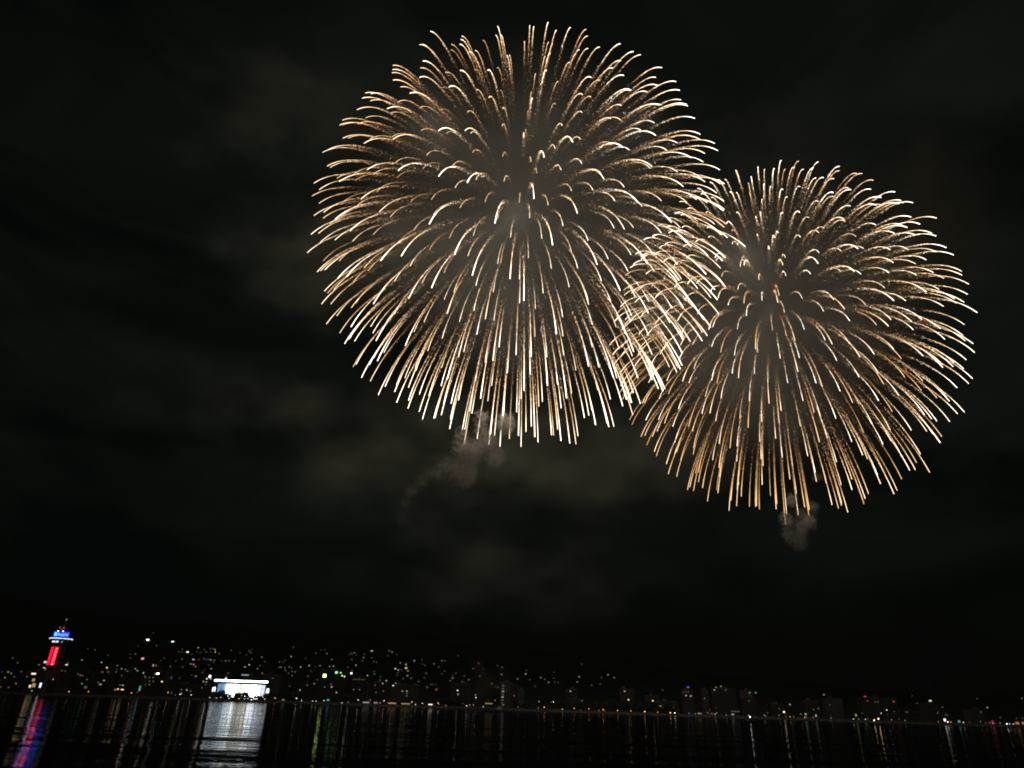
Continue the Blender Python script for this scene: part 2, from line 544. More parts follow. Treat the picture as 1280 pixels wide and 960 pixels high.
def haze():
    m = bpy.data.materials.new("night_haze"); m.use_nodes = True
    t = m.node_tree
    for n in list(t.nodes): t.nodes.remove(n)
    out = t.nodes.new("ShaderNodeOutputMaterial"); pv = t.nodes.new("ShaderNodeVolumePrincipled")
    pv.inputs["Color"].default_value = (.80, .88, .84, 1); pv.inputs["Density"].default_value = 3e-5
    t.links.new(pv.outputs["Volume"], out.inputs["Volume"])
    m.cycles.volume_sampling = "EQUIANGULAR"
    b = MB(); b.box(-6300, -300, -4.2, 6300, 7000, 760)
    tag(b.build("haze", m), kind="stuff")
haze()

def rel(px, py, Y, o):
    return tuple(at(px, py, Y) - Vector(o))

# thin smoke hanging inside and behind each burst
smoke("smoke", "thin grey smoke hanging inside the higher, larger burst", C1,
      [((0, 0, -8), 150, (1, 1, .95), .8), ((0, 0, -10), 75, (1, 1, 1), 1.5), ((1, 0, -4), 15, (1, 1, 1.35), 22.0)], 2.3e-3, .011, 40, edge=(0.0, .8), nz_lo=.30, nz_hi=.66)
smoke("smoke", "thin grey smoke hanging inside the lower burst", C2,
      [((-20, 0, -10), 195, (1, 1, .95), .75), ((0, 0, -10), 85, (1, 1, 1), 1.35), ((1, 0, -8), 15, (1, 1, 1.3), 11.0)], 3.0e-3, .009, 55, edge=(0.0, .8), nz_lo=.30, nz_hi=.66)

# broad drifts beyond the bursts
o = at(560, 420, 640)
smoke("smoke_bank", "broad faint smoke bank drifting left of and below the larger burst", o,
      [(rel(395, 320, 640, o), 120, (1.3, .6, .8), 1.0), (rel(350, 130, 600, o), 130, (1.2, .6, 1.0), 1.0), (rel(590, 580, 640, o), 150, (1.7, .6, .5), .6),
       (rel(350, 520, 640, o), 130, (1.7, .6, .42), .5), (rel(640, 720, 640, o), 120, (1.8, .6, .5), .35)],
      1.7e-2, .016, 60, edge=(0.0, .98), nz_lo=.40, nz_hi=.74, col=(.72, .82, .68), stretch=(.8, 1, 1.25))
o = at(790, 570, 880)
smoke("smoke_bank", "grey smoke bank hanging below where the two bursts overlap", o,
      [(rel(800, 560, 880, o), 150, (1.3, .6, .6), 1.0), (rel(680, 600, 880, o), 140, (1.6, .6, .4), .6)],
      1e-2, .012, 70, edge=(0.0, .98), nz_lo=.38, nz_hi=.72, col=(.72, .80, .73), stretch=(.8, 1, 1.25))
o = at(1130, 280, 930)
smoke("smoke_bank", "faint olive smoke bank drifting beside the lower burst's upper edge", o,
      [(rel(1150, 260, 930, o), 200, (.8, .6, 1.2), 1.0), (rel(980, 170, 930, o), 150, (1.3, .6, .7), .45)],
      1.5e-2, .010, 70, edge=(0.0, .95), nz_lo=.34, nz_hi=.68, col=(.78, .78, .62))

# dense puffs left by the lifting charges
def puffs(label, Y, spec, dens, name="smoke_puffs", col=(.84, .81, .76), edge=(-.05, .62)):
    o = at(spec[0][0], spec[0][1], Y)
    k = (Vector(o) - CAM).dot(fwd) / FOC
    balls = [(rel(px, py, Y + dy, o), r * k, (1, 1, sq), w) for px, py, r, sq, w, dy in spec]
    rmin = min(b[1] for b in balls)
    smoke(name, label, o, balls, dens, 1 / (rmin * .5), rmin * 1.5, edge=edge, col=col, grow=1.2, nz_lo=.36, nz_hi=.54, step=.35)
puffs("lumpy buff smoke puffs rising under the larger burst", 445,
      [(588, 566, 17, 1.1, .8, 0), (603, 522, 10, .9, 1, 3), (632, 530, 14, 1.1, 1, -4), (578, 543, 10, .9, .7, 6), (576, 560, 10, 1.1, .8, -6), (600, 558, 11, 1.1, .9, 4), (580, 590, 20, 1.2, .5, 2),
       (614, 552, 13, 1.2, .45, 0), (602, 538, 10, 1.2, .6, 0), (620, 570, 16, 1, .25, 5), (560, 584, 13, 1, .2, 0), (548, 592, 10, 1, .2, 0)], .36)
puffs("thin trailing smoke wisps left of the buff puffs", 445,
      [(537, 590, 9, 1, .6, 0), (528, 602, 10, 1.0, .7, 0), (516, 614, 11, .8, .7, 2), (509, 628, 9, 1.5, .45, 0), (506, 648, 10, 2.0, .25, 0)], .05)
puffs("pale smoke puffs rising under the smaller burst", 690,
      [(984, 650, 9, 1.2, 1, 0), (990, 626, 9, 1.0, 1, 5), (1012, 652, 10, 1.1, .9, -5), (1002, 660, 10, 1.3, .7, 3), (982, 646, 8, .9, 1, 0), (986, 668, 9, 1.5, .45, 0), (1016, 634, 9, 1, .35, 0), (1003, 645, 9, 1.4, .3, 0), (1000, 676, 12, 1.3, .25, 0), (1022, 596, 7, .6, .3, 0)], .22, col=(.84, .82, .78))
puffs("faint brown smoke column over the dark firing barge", 640,
      [(597, 832, 9, .9, .8, 0), (603, 843, 11, 1.1, .8, 2), (610, 856, 13, 1.1, .6, 0), (600, 862, 14, 1.1, .5, -4), (630, 850, 14, 1.4, .3, 4)], .03, col=(.78, .62, .5))

# ------------------------------------------------------------------ the broadcast tower (far left)
def tower():
    X, Y, Z0 = -543.6, 900.0, 2.5
    root = thing("broadcast_tower", "tall lattice tower with red lit shaft, blue sign and white deck ring", "tower", (X, Y, Z0))
    def zz(z): return z - Z0
    b = MB(); b.box(-15, -11, 0, 15, 13, 13); b.box(-15.4, -11.4, 13, 15.4, 13.4, 13.8)
    for k in range(3): b.box(-15.2, -11.2, 3.6 + 3.4 * k, 15.2, -11.0, 4.0 + 3.4 * k)
    b.build("base_building", M_WALL[3], root)
    s = MB()
    zt = zz(57.6)
    for sx_ in (-1, 1):
        for sy_ in (-1, 1):
            s.tube([(6.0 * sx_, 6.0 * sy_, 13.8), (4.7 * sx_, 4.7 * sy_, zt)], .55, 6)
    for k in range(9):
        f0, f1 = k / 9, (k + 1) / 9
        r0, r1 = 6.0 - 1.3 * f0, 6.0 - 1.3 * f1
        z0, z1 = 13.8 + (zt - 13.8) * f0, 13.8 + (zt - 13.8) * f1
        for a, c in (((-1, -1), (1, -1)), ((1, -1), (1, 1)), ((1, 1), (-1, 1)), ((-1, 1), (-1, -1))):
            s.tube([(a[0] * r0, a[1] * r0, z0), (c[0] * r1, c[1] * r1, z1)], .2, 4)
            s.tube([(c[0] * r0, c[1] * r0, z0), (a[0] * r1, a[1] * r1, z1)], .2, 4)
            s.tube([(a[0] * r1, a[1] * r1, z1), (c[0] * r1, c[1] * r1, z1)], .2, 4)
    s.build("lattice_shaft", M_RED, root)
    sh = MB(); sh.box(-2.6, -2.2, 13.8, 2.6, 2.6, zt); sh.build("lift_shaft", M_WALL[2], root)
    # two tall red neon panels on the bay side, one with pale characters
    for x0, x1, nm in ((-4.6, -2.0, False), (-.1, 4.0, True)):
        fr = MB(); fr.box(x0 - .2, -6.2, zz(32.6), x1 + .2, -5.8, zz(53.2)); o = fr.build("red_panel", M_DARK, root)
        p = MB(); p.box(x0, -6.4, zz(32.9), x1, -6.203, zz(53)); p.build("lit_face", glow("red_neon", (1, .003, .025), 2.4 if not nm else 1.7), o)
        if nm:
            for i, ch in enumerate("アサヒビール"):
                letter(ch, 3.0, ((x0 + x1) / 2, -6.55, zz(49.6) - i * 3.25), glow("pink_neon", (1, .25, .32), 3.0), o, "lettering")
    d = MB()
    n = 16
    def ring(r, z): return [(r * math.cos(2 * math.pi * k / n), r * math.sin(2 * math.pi * k / n), z) for k in range(n)]
    prof = [(6.0, zz(56.6)), (8.6, zz(57.6)), (9.6, zz(61.2)), (11.4, zz(61.9)), (11.4, zz(62.3))]
    for r, z in prof: d.v += ring(r, z)
    for i in range(len(prof) - 1):
        for k in range(n): d.f.append((i * n + k, i * n + (k + 1) % n, (i + 1) * n + (k + 1) % n, (i + 1) * n + k)); d.fm.append(0)
    d.f.append(tuple(reversed(range(n)))); d.fm.append(0)
    d.f.append(tuple((len(prof) - 1) * n + k for k in range(n))); d.fm.append(0)
    d.build("observation_deck", M_DARK, root)
    r_ = MB(); r_.tube([(12.3 * math.cos(2 * math.pi * k / 24), 12.3 * math.sin(2 * math.pi * k / 24), zz(62.9)) for k in range(25)], .5, 6, False)
    r_.build("light_ring", glow("ring_light", (.72, .86, 1), 1.4), root)
    tp = MB(); tp.v += ring(11.6, zz(62.32)) + ring(11.6, zz(63.7)); tp.f += [(k, (k + 1) % n, n + (k + 1) % n, n + k) for k in range(n)] + [tuple(n + k for k in range(n))]; tp.fm += [0] * (n + 1)
    tp.build("parapet", M_WALL[2], root)
    for x, w, lv in ((-2.7, 3.6, 3), (1.9, 2.8, 3), (6.2, 1.2, 2)):
        p = MB(); y = -math.sqrt(max(9.3 ** 2 - (abs(x) + w / 2) ** 2, 9)); p.box(x - w / 2, y - 1.0, zz(58.2), x + w / 2, y - .7, zz(60.0)); p.build("deck_window", lit("c", lv), root)
    # sign frame with blue letters
    f = MB()
    for z in (zz(65.2), zz(70.7)): f.tube([(-8.1, -4.4, z), (11.1, -4.4, z)], .18, 4)
    for k in range(7): f.tube([(-8.1 + 3.2 * k, -4.4, zz(63.7)), (-8.1 + 3.2 * k, -4.4, zz(70.7))], .16, 4)
    f.build("sign_frame", M_DARK, root)
    sg = MB(); sg.box(-7.9, -4.75, zz(65.3), 10.9, -4.6, zz(70.6)); so = sg.build("sign_board", glow("sign_blue", (.010, .004, .8), 5.5), root)
    blue = glow("letter_blue", (.07, .45, 1.0), 2.4)
    lg = MB(); lg.box(-6.8, -5.0, zz(65.9), -4.1, -4.8, zz(70.0)); lg.build("emblem", blue, so)
    letter("Asahi", 5.2, (3.1, -4.95, zz(66.0)), blue, so, "lettering", 1.22)
    # mast
    a = MB()
    zb, z1, z2 = zz(63.7), zz(78), zz(89.2)
    for sx_ in (-1, 1):
        for sy_ in (-1, 1):
            a.tube([(3.8 * sx_, 3.8 * sy_, zb), (.9 * sx_, .9 * sy_, z1)], .28, 5)
    for k in range(6):
        f0, f1 = k / 6, (k + 1) / 6
        r0, r1 = 3.8 - 2.9 * f0, 3.8 - 2.9 * f1
        za, zc = zb + (z1 - zb) * f0, zb + (z1 - zb) * f1
        for p, q in (((-1, -1), (1, -1)), ((1, -1), (1, 1)), ((1, 1), (-1, 1)), ((-1, 1), (-1, -1))):
            a.tube([(p[0] * r0, p[1] * r0, za), (q[0] * r1, q[1] * r1, zc)], .13, 4); a.tube([(q[0] * r0, q[1] * r0, za), (p[0] * r1, p[1] * r1, zc)], .13, 4)
    a.tube([(0, 0, z1 - 1), (0, 0, z1 + 5), (0, 0, z2)], [.7, .5, .2], 8)
    for k in range(5): a.tube([(-1.3, 0, z1 + 1 + 2.0 * k), (1.3, 0, z1 + 1 + 2.0 * k)], .12, 4)
    a.build("mast", M_RED, root)
    for x, z, h, lv, r in ((-3.4, 71.4, "w", 4, .6), (2.6, 71.4, "w", 4, .6), (-2.3, 75.6, "o", 2, .75), (2.4, 75.4, "o", 2, .75), (.2, 73.4, "o", 2, .6), (.1, 85.4, "w", 2, .7)):
        q = MB(); q.ball((x, -5.2 if z < 80 else -.9, zz(z)), r, 8, 6); q.build("mast_lamp", lit(h, lv), root)

def letter(txt, size, loc, mat, parent, name, sx_=1.0):
    cu = bpy.data.curves.new(name, "FONT")
    cu.body = txt; cu.size = size; cu.align_x = "CENTER"; cu.extrude = .08; cu.resolution_u = 3
    t = bpy.data.objects.new(name, cu); COL.objects.link(t)
    dg = bpy.context.evaluated_depsgraph_get()
    me = bpy.data.meshes.new_from_object(t.evaluated_get(dg))
    bpy.data.objects.remove(t)
    me.name = name
    me.materials.clear(); me.materials.append(mat)
    me.transform(Matrix.Diagonal((sx_, 1, 1, 1)))
    me.transform(Matrix.Rotation(math.pi / 2, 4, "X"))
    return obj(name, me, parent, loc)
tower()

# ------------------------------------------------------------------ the floodlit hall
def hall():
    x0, x1, Y = -333.0, -270.8, 870.0
    xc, W, z0 = (x0 + x1) / 2, x1 - x0, 2.5
    root = thing("festival_hall", "wide brilliantly lit white hall with a flat overhanging roof behind dark trees", "hall", (xc, Y, z0))
    h = 20.4
    b = MB()
    b.box(-W / 2 + 3, .6, 0, W / 2 - 3, 24, h - 2.6); b.box(-W / 2 + 3, -.2, h - 4.4, W / 2 - 3, .6, h - 2.6); b.box(-W / 2 + 3, -.2, 0, W / 2 - 3, .6, 1.0)
    b.build("wall", M_WALL[2], root)
    r = MB(); r.box(-W / 2, -4.5, h - 2.6, W / 2, 25.5, h - .9); r.box(-W / 2 + 1, -3.4, h - .9, W / 2 - 1, 24.5, h - .3)
    ro = r.build("roof", M_WALL[2], root)
    e = MB(); e.box(-W / 2 + .3, -4.9, h - 2.3, W / 2 - .3, -4.52, h - .6); e.build("glowing_fascia", glow("glowing_fascia", (.86, .95, 1.0), 10.0), ro)  # glowing strip added to carry the floodlit fascia's brightness
    e = MB(); e.box(-W / 2 + 12, -4.2, h - .3, -W / 2 + 13.2, -3.6, h + 1.2); e.build("roof_lamp", lit("c", 4), ro)
    sg = MB(); sg.box(-5.5, 8, h + 5.0, 3, 8.4, h + 6.2); sp = MB()
    for x in (-5, -1, 2.5): sp.box(x - .12, 8.4, h - .3, x + .12, 8.6, h + 6)
    so = sp.build("sign_post", M_DARK, root); sg.build("sign_bar", glow("roof_sign", (.8, .9, .95), .35), so)
    tints = [((.22, .48, .95), .55), ((.35, .62, 1.0), .8), ((.72, .88, 1), 1.9), ((.80, .92, 1), 3.0), ((.97, 1, .96), 2.8), ((.72, .95, .70), 1.3), ((1, .95, .68), 1.5), ((1, .96, .80), 2.4), ((.92, .95, .95), 2.8), ((.82, .90, 1), 2.6), ((.72, .78, .98), 1.3), ((.80, .86, 1), .9)]
    n = len(tints); w = (W - 7) / n
    for i, (c, s_) in enumerate(tints):
        a = -W / 2 + 3.5 + i * w
        fm = MB()
        fm.box(a, -.35, 1.0, a + .22, .3, h - 4.4); fm.box(a + w - .22, -.35, 1.0, a + w, .3, h - 4.4)
        for z in (1.0, 6.0, 11.0, h - 4.7): fm.box(a + .22, -.3, z, a + w - .22, .25, z + .28)
        fo = fm.build("window", M_WALL[2], root)
        p = MB()
        for za, zb in ((1.28, 6.0), (6.28, 11.0), (11.28, h - 4.7)): p.box(a + .22, -.05, za, a + w - .22, .1, zb)
        p.build("lit_pane", glow("hall_pane_%d" % i, c, s_ * (1.7 if s_ > 1 else 1.2)), fo)
    for x in range(7):
        c = MB(); xx = -W / 2 + 1.2 + x * (W - 2.4) / 6; c.tube([(xx, -4.0, 0), (xx, -4.0, h - 2.6)], .38, 10); c.build("column", M_WALL[2], root)
    for s_, xx in ((-1, -W / 2 - 1.2), (1, W / 2 - 1.3)):
        wg = MB(); wg.box(xx - 2.0, 2.2, 0, xx + 2.0, 9, 12); wo = wg.build("side_wing", M_WALL[2], root)
        p = MB(); p.add([(xx - 1.9, 2.0, 7.2), (xx + 1.9, 2.0, 7.6), (xx + 1.7, 2.0, 11.8), (xx + .2, 2.0, 12.6), (xx - 1.0, 2.0, 10.6)], [(0, 1, 2, 3, 4)])
        p.box(xx - 1.6, 1.9, 7.4, xx + 1.6, 2.18, 11.6); p.build("lit_pane", glow("wing_pane", (.85, .9, 1), 2.6), wo)
hall()

# ------------------------------------------------------------------ lights read by eye, then invented extras: (px, py, hue, level[, w, h in px])
SHORE_L = [
 (20,854.5,"w",3),(86.2,864.5,"o",4),(110.6,864.7,"o",4),(164.4,866,"o",4),(210,865.4,"o",4),(219.4,868.7,"c",2),(225,868,"w",4),(238.7,868.5,"w",4),
 (262.3,872,"w",3),(270.7,872.6,"y",3),(276,872,"c",3),(284.8,870,"c",4),(286,873.7,"w",3),(298.4,874,"w",3),(305.9,870.4,"c",4),(305.6,873.9,"c",3),(310,873.4,"c",3),(319,874,"w",4,6,1.6),
 (320.7,870.6,"w",4),(328.5,871.4,"w",4),(331,874,"w",3),(343.8,872.6,"p",4),(354,875,"y",3,4,1.4),(370.6,873,"c",4,3.2,2.6),(377,876,"w",3),(390.6,876.9,"w",3),(395,876.6,"w",3),(405,875.6,"w",4),(410,875,"t",3,3.6,3.0),
 (435,878.4,"w",2),(447.7,875,"w",4),(462.7,875,"w",3),(457.5,878.7,"w",3,9,2),(469.4,879.4,"w",3,5,2),(475,878.7,"p",3),(480,876,"w",4),(490,879,"y",3,11,2.2),(507,880.4,"y",3,12,1.8),(515,877.5,"w",4),(519.4,881,"w",3),
 (528,879,"w",4),(538,881,"w",4,5.5,2),(548,879,"w",4),(557,882.7,"w",2),(594.4,868.4,"w",3),(595,872,"w",4),(610,875,"w",2),(618.7,875.4,"w",3),(611,879.4,"y",3,10,1.6),(604,883.7,"w",3),(629,881,"w",2,3,3),
 (647.5,883.4,"o",3),(674,877,"w",3),(672.7,885,"w",2),(680.3,884,"o",4,2.6,2.6),(688.7,877.5,"w",2),(691.5,877.5,"w",4),(703,888.5,"w",3),
 (717.5,885.4,"o",4),(736,886,"o",4),(754,887,"o",4),(772,888,"o",4),(788.7,888.5,"o",4),(806,889.6,"o",4),(822,890.4,"o",3),(838,891,"o",4),(726,889.8,"w",1),(748.7,890.4,"w",2),(756,890.6,"o",2),
 (843.5,892,"w",4),(846,888.4,"g",2),(842,884.6,"w",2),(861,892.5,"b",3),(869.4,894,"w",2),(875,894,"w",3,5,1.3),(884.7,891,"g",3),(890,892.5,"p",2,3.5,3),(896,891,"w",3),(887.5,887,"w",2),(895.4,884.6,"g",2),
 (908,895,"w",2),(916,894.4,"w",3,4,2),(920.6,889.4,"c",2,12,1.4),(956.5,895,"w",2),(959.4,891,"w",2),
 (980,890,"w",4,2.4,3.2),(1001,892.5,"w",3),(1007,892.7,"g",3,3,3),(1008,897.5,"w",2),(1020,894.6,"c",3,2,4.5),(1039,897.5,"w",2),(1070,894,"l",3,2,4.5),(1077.5,891.5,"g",2,3,1.2),(1067.5,903.3,"w",3),(1082,900.4,"w",3),(1085,898,"w",2),
 (1101.5,891.6,"w",4),(1108.4,887.5,"c",4),(1109.6,893,"t",2),(1117.7,889.7,"c",2),(1124,899,"w",2),(1131.6,902,"w",2),(1133.5,890,"w",2,4,1.4),(1181,900,"w",4,3,5),(1185,904,"c",4),(1182,893,"w",2),(1199,902,"t",3,3,3.4),
 (1212.5,905.6,"w",1),(1241,902,"r",3,3.4,3.4),(1241,905,"p",3),(1244,906,"p",2),(1250,904,"w",2),(1259,907,"w",4),(1262.5,907.5,"c",3),(1267,907,"w",3),(1272,905,"o",3,5,4.5),(1279,905,"o",3,3,5),(1270.6,898,"g",2),(1278,898,"g",2),
]
for k in range(22):  # invented extra lights, strewn at random along the right shore
    px_ = random.uniform(850, 1280)
    SHORE_L.append((px_, 869 + .0328 * px_ - random.uniform(2.5, 7.5), random.choice("wwyoyo"), random.choice((2, 2, 3))))
TOWN_L = [
 (2.8,839.8,"b",2),(11,840,"l",2,3,2),(25.6,838.5,"w",3),(34,845.6,"w",1),(5.6,855.6,"w",1),(8,855.6,"w",1),(22,828.5,"w",1),(16,822.5,"w",1),(42.2,842.2,"w",3,6.5,2.2),(42,850,"y",2,4,4),(42.3,856.5,"y",2,5,5.5),(37.5,857.8,"y",3,2.5,4),(40,863.5,"g",2),
 (49.7,843,"w",3,4,2.4),(50.6,856.5,"c",3,3,7),(56,835.6,"c",4,4,3.4),(55,840.6,"b",3,5,1.2),(57,827.5,"c",3,4,2.6),(63,840,"y",2,3,2),(48.7,831,"w",2),(66,849,"c",3,2.6,1.6),(74.4,853.7,"w",1),(78.7,854.7,"w",1),(83.7,831,"w",3,3.6,1.6),
 (102.5,854.6,"t",2),(107,859,"g",1,4,3.6),(115,852,"w",1),(100.6,844,"w",1,3,2),(125.6,855.6,"w",2,3,1.8),(128,840,"y",1,4,1.6),(135.6,840,"y",1,3,1.6),(130,850.6,"w",2),(135,851,"w",2),(133.7,834.6,"y",3),(127,828,"w",2),
 (152,836,"w",3),(157,837,"w",3),(145.6,837,"w",2),(147,832,"w",2),(153.7,856.6,"w",2),(159.4,857,"w",2),(144,862,"y",2),(147.5,861.4,"y",3),(153,862,"y",3,4,1.6),(156.5,862,"y",2),(102.5,825,"w",2),(110,811,"w",1),(119,812.5,"w",1),
 (185,799.7,"w",4,3.8,1.8),(216,802,"c",3,3.8,1.8),(192,791,"w",1),(234.7,815,"w",3,3.5,1.8),(228,815.4,"w",1),(228,811,"w",1),(248,809.7,"w",2),(252.5,814.4,"g",2),(255.6,812,"w",1),(258,815,"w",1),(263.7,814.7,"y",1),(269.4,815,"y",3),(269,812,"y",2),(268.7,809.7,"y",1),(263,810.6,"w",1),(246,815,"w",1),
 (178.7,823,"p",3,4,2.6),(202.7,825.7,"w",2),(205.4,822.7,"w",1),(192,831.5,"y",2,1.6,3),(195.6,832,"y",2),(199.7,830.7,"w",2),(169.4,836,"w",2),(173,836,"w",1),(177,836,"w",1),(169.7,817.5,"w",1),(163,817.5,"w",1),(197.5,842,"w",4,4,2),(202.5,852,"w",3),
 (214.7,847,"b",2,1.8,6),(213,833,"y",1),(182,847,"y",1),(187,847,"y",1),(191.5,847,"y",1),(182,851.5,"y",1),(187,851.5,"y",1),(191.5,851.5,"y",1),(182,855.8,"y",1),(187,855.6,"y",1),(175,860,"t",2,2.4,6),(160.6,857,"w",2),(160.6,852,"y",1),(160.6,862,"y",1),
 (233.7,862.5,"w",2),(245.4,857.7,"w",2),(252.5,859.6,"w",1),(242,824.4,"c",2,3,1.4),(249,824.4,"p",1,3,1.4),(238.7,830,"y",2),(242.2,830.6,"p",3),(246,830,"w",2),(244.7,833,"w",2),(257.5,824.4,"b",2),(260.5,824.5,"b",2),(263.5,824.8,"c",2),(268,826,"w",2,3.6,1.6),(277,826,"w",1),(282,826,"y",2),(286,826,"w",1),(293,826,"w",1),
 (261,831,"w",1),(258,836,"w",2),(264.4,836,"w",2),(240,844,"w",1),(255.6,847.5,"w",3),(258.7,848.5,"w",3),(262.5,845.6,"w",4,2.6,3.4),(254.4,852,"w",2),(258,852.5,"y",2),(263.7,848.7,"c",2),(264.4,859.4,"w",3),(311.6,831,"w",3),(306.5,833.7,"w",2),
 (322,836,"w",2),(327.7,821.6,"w",2),(325,832,"w",1),(349.4,827,"w",1),(364,820.6,"w",2),(367,808.7,"w",1),(350.6,834,"w",1,5,1.2),(356,835,"w",1),(362,833.7,"w",2),(376,833.7,"w",3),(365,839.5,"w",2),(386.5,832,"w",2),(400,832,"w",2),(382,823,"w",1),(395,816.5,"w",1),(401,812.5,"p",1),(406,812.7,"w",1),(409,817,"w",2),(415,824.4,"w",2),(412,833,"w",2),(417,832.5,"w",2),
 (405.8,844.6,"l",4,4.4,4.4),(420.6,840.6,"g",3,3.4,3.2),(426,841,"g",3),(427.7,844.6,"l",3),(430.6,845.6,"l",3),(439.4,841.6,"w",4,2.6,2),(435,834,"g",1),(445,831.5,"w",2),(443,816,"w",2),(439,816,"w",1),(436.5,818,"w",1),(465,813.7,"w",2,3,1.2),(454.7,822,"w",2),(453,826,"w",1),(465,822,"w",1),(467.5,827,"w",1),(459.4,844.4,"y",3),(468,842.5,"w",1),
 (475,850.6,"w",3),(472.5,853,"w",2),(478.5,854.4,"w",2),(385,845,"w",1),(383,852.5,"w",1),(384,856.5,"w",1),(393,854.7,"w",2),(397,849.6,"w",1),(375,862.5,"w",2),(362,857.7,"w",1),(346,860.6,"w",2,3,1.4),(413.7,855.6,"w",1),(414.7,858.7,"w",2),(406,858.7,"w",1),(420.6,865.6,"w",2),(442,862,"w",1),(449.4,862,"w",1),(456,867,"w",1),(470,865.6,"w",1),(479,864,"w",1),
 (486.5,813.5,"w",2),(490,815,"w",2),(495.6,818,"w",1),(485,819.6,"w",1),(500.6,828.7,"w",2),(507.5,830.6,"w",3),(507.7,835,"y",3,3,2),(510,838.7,"w",3),(512,843,"w",3,2.2,2.2),(509.4,844.6,"g",3),(494.4,836,"w",3,3,1.2),(498,837.7,"w",2),(497,840.6,"w",1),(496.6,844,"w",1),(518,826,"w",2),(528,830,"w",1),(542.5,829.7,"w",2),(552.5,826,"w",2),(557.7,825.6,"w",1),(573,819.7,"w",1),(548.5,833.7,"w",1),(514,848,"w",1),(532.5,841.5,"w",1),
 (483,851,"c",3),(486,854.4,"c",3),(488,857,"g",3),(492.5,852,"g",3),(495,854,"g",3),(491.5,857,"c",3),(503,864,"w",2),(508.5,864,"w",2),(508.5,867,"w",1),(508.5,870,"w",1),(545.6,862,"o",3),(572,863,"w",3),(572.5,867.7,"w",2),(566,845,"w",1),(566,848,"w",3),(570,841.5,"w",1),(578,852,"w",1),(586,849.7,"g",2),(580.6,845,"w",1),(622,832,"w",1),(627.5,834,"w",1),(627,843,"w",2),
 (647,848.7,"w",2),(657,842.5,"w",2),(676,847,"w",2),(681,849,"w",1),(685.6,853,"g",2),(692,847.5,"w",1),(693.5,852.5,"w",1),(699,852,"w",2),(713,864,"w",2),(724,846,"w",2),(721.5,852.5,"w",2),(739.6,856.6,"w",1),(760,843.5,"w",2),(751.6,847,"w",1),(767.7,847,"w",2),(781,864,"w",2),(785.6,874.7,"y",3),(668.7,858,"w",1),(658,838,"w",1),(648,869.7,"w",1),(642.5,869.7,"w",1),(727.5,876,"w",1),
 (816,876,"y",3),(825.6,883,"y",3),(819,882,"y",1,4,1.4),(828,862.5,"w",1),(860,859,"b",2,3,2),(854.5,865,"w",1,2,1),(857.5,865,"w",1,2,1),(860.5,865,"w",1,2,1),(857.5,869.4,"w",2),(863.5,870,"w",2),(895,859,"y",2),(901,858,"y",2),(893,862.5,"y",2),(907,862.5,"y",1,4,1.2),(890,873,"w",2),(881,873,"w",1),(937,866,"g",2),(944.4,866,"g",3),(936,876,"g",1),
 (987,880.6,"w",3),(1029.7,868.5,"w",2),(1037,881,"p",1),(1023,885.6,"w",1),(1017,887,"g",1),(974,886,"g",1),(1081,870.6,"r",2,3,1.6),(1117,877,"r",2,3,2.6),(1094,877.5,"g",1),(1097.5,877.5,"g",1),(1094,870,"w",1),(1084,876,"w",1),(1162.5,876,"w",3,4,1.6),(1140,870,"w",1),(1146,879,"w",1),(1172,891,"w",1),(1178,884,"w",1),(1233.7,884.4,"c",3),(1221,873.5,"w",1),(1277,873,"w",2),(1268,849,"w",1),(1226,890,"w",1),
 (1134.6,837.8,"w",1),(1140,837.8,"w",1),(1145,837.8,"w",1),(1172,839,"w",1),(1237,843,"w",1),
]
# invented faint lights scattered at random over the left town and the hill
for k in range(55):
    px_ = random.uniform(0, 345)
    if 28 < px_ < 58: continue
    TOWN_L.append((px_, random.uniform(832, 862) + .03 * px_, random.choice("wwwycw"), random.choice((1, 1, 2))))
for k in range(95):
    px_ = random.triangular(60, 800, 300)
    if 396 < px_ < 436: continue
    lo = 806 + .050 * max(px_ - 250, 0); hi = 852 + .03 * px_ - 8
    TOWN_L.append((px_, random.uniform(lo, hi), random.choice("wwwwwgy"), 1))

# ------------------------------------------------------------------ shore lamps and kiosks
def where(px):
    for x, s in ((95, "near the broadcast tower"), (250, "between the tower and the floodlit hall"), (345, "in front of the floodlit hall"), (440, "just right of the floodlit hall"), (570, "along the market promenade"),
                 (700, "near the firing barge"), (845, "in front of the dark tree belt"), (960, "right of the dark tree belt"), (1130, "towards the right end of the shore")):
        if px < x: return s
    return "at the far right end of the shore"
LAMP_M = {}
def lamp(px, py, h, lev, w):
    Y = 853.5
    p = at(px, py, Y)
    g = 2.5
    H = p.z - g
    if H < 1.2:
        return bollard(px, py, h, lev)
    root = thing("street_lamp", "%s street lamp %s" % (("dim " if lev < 3 else "bright " if lev > 3 else "") + HUE_WORD[h], where(px)) + (" in an evenly spaced row" if h == "o" and 700 < px < 840 else ""), "street lamp", (p.x, Y + .9, g), "street lamps along the shore")
    key = round(H, 1)
    m = MB(); m.box(-.22, -.22, 0, .22, .22, .25); m.tube([(0, 0, .25), (0, 0, H), (0, -.3, H + .32), (0, -.95, H + .36)], [.11, .08, .06, .05], 6)
    m.build("pole", M_DARK, root)
    c = MB(); c.box(-.36 * w, -1.3, H + .24, .36 * w, -.5, H + .36); c.build("lamp_hood", M_DARK, root)
    l = MB(); l.ball((0, -.9, H), .29 * w, 8, 6, (1, 1, .62)); l.build("lamp_head", lit(h, lev, random.choice((1.3, 1.8))), root)
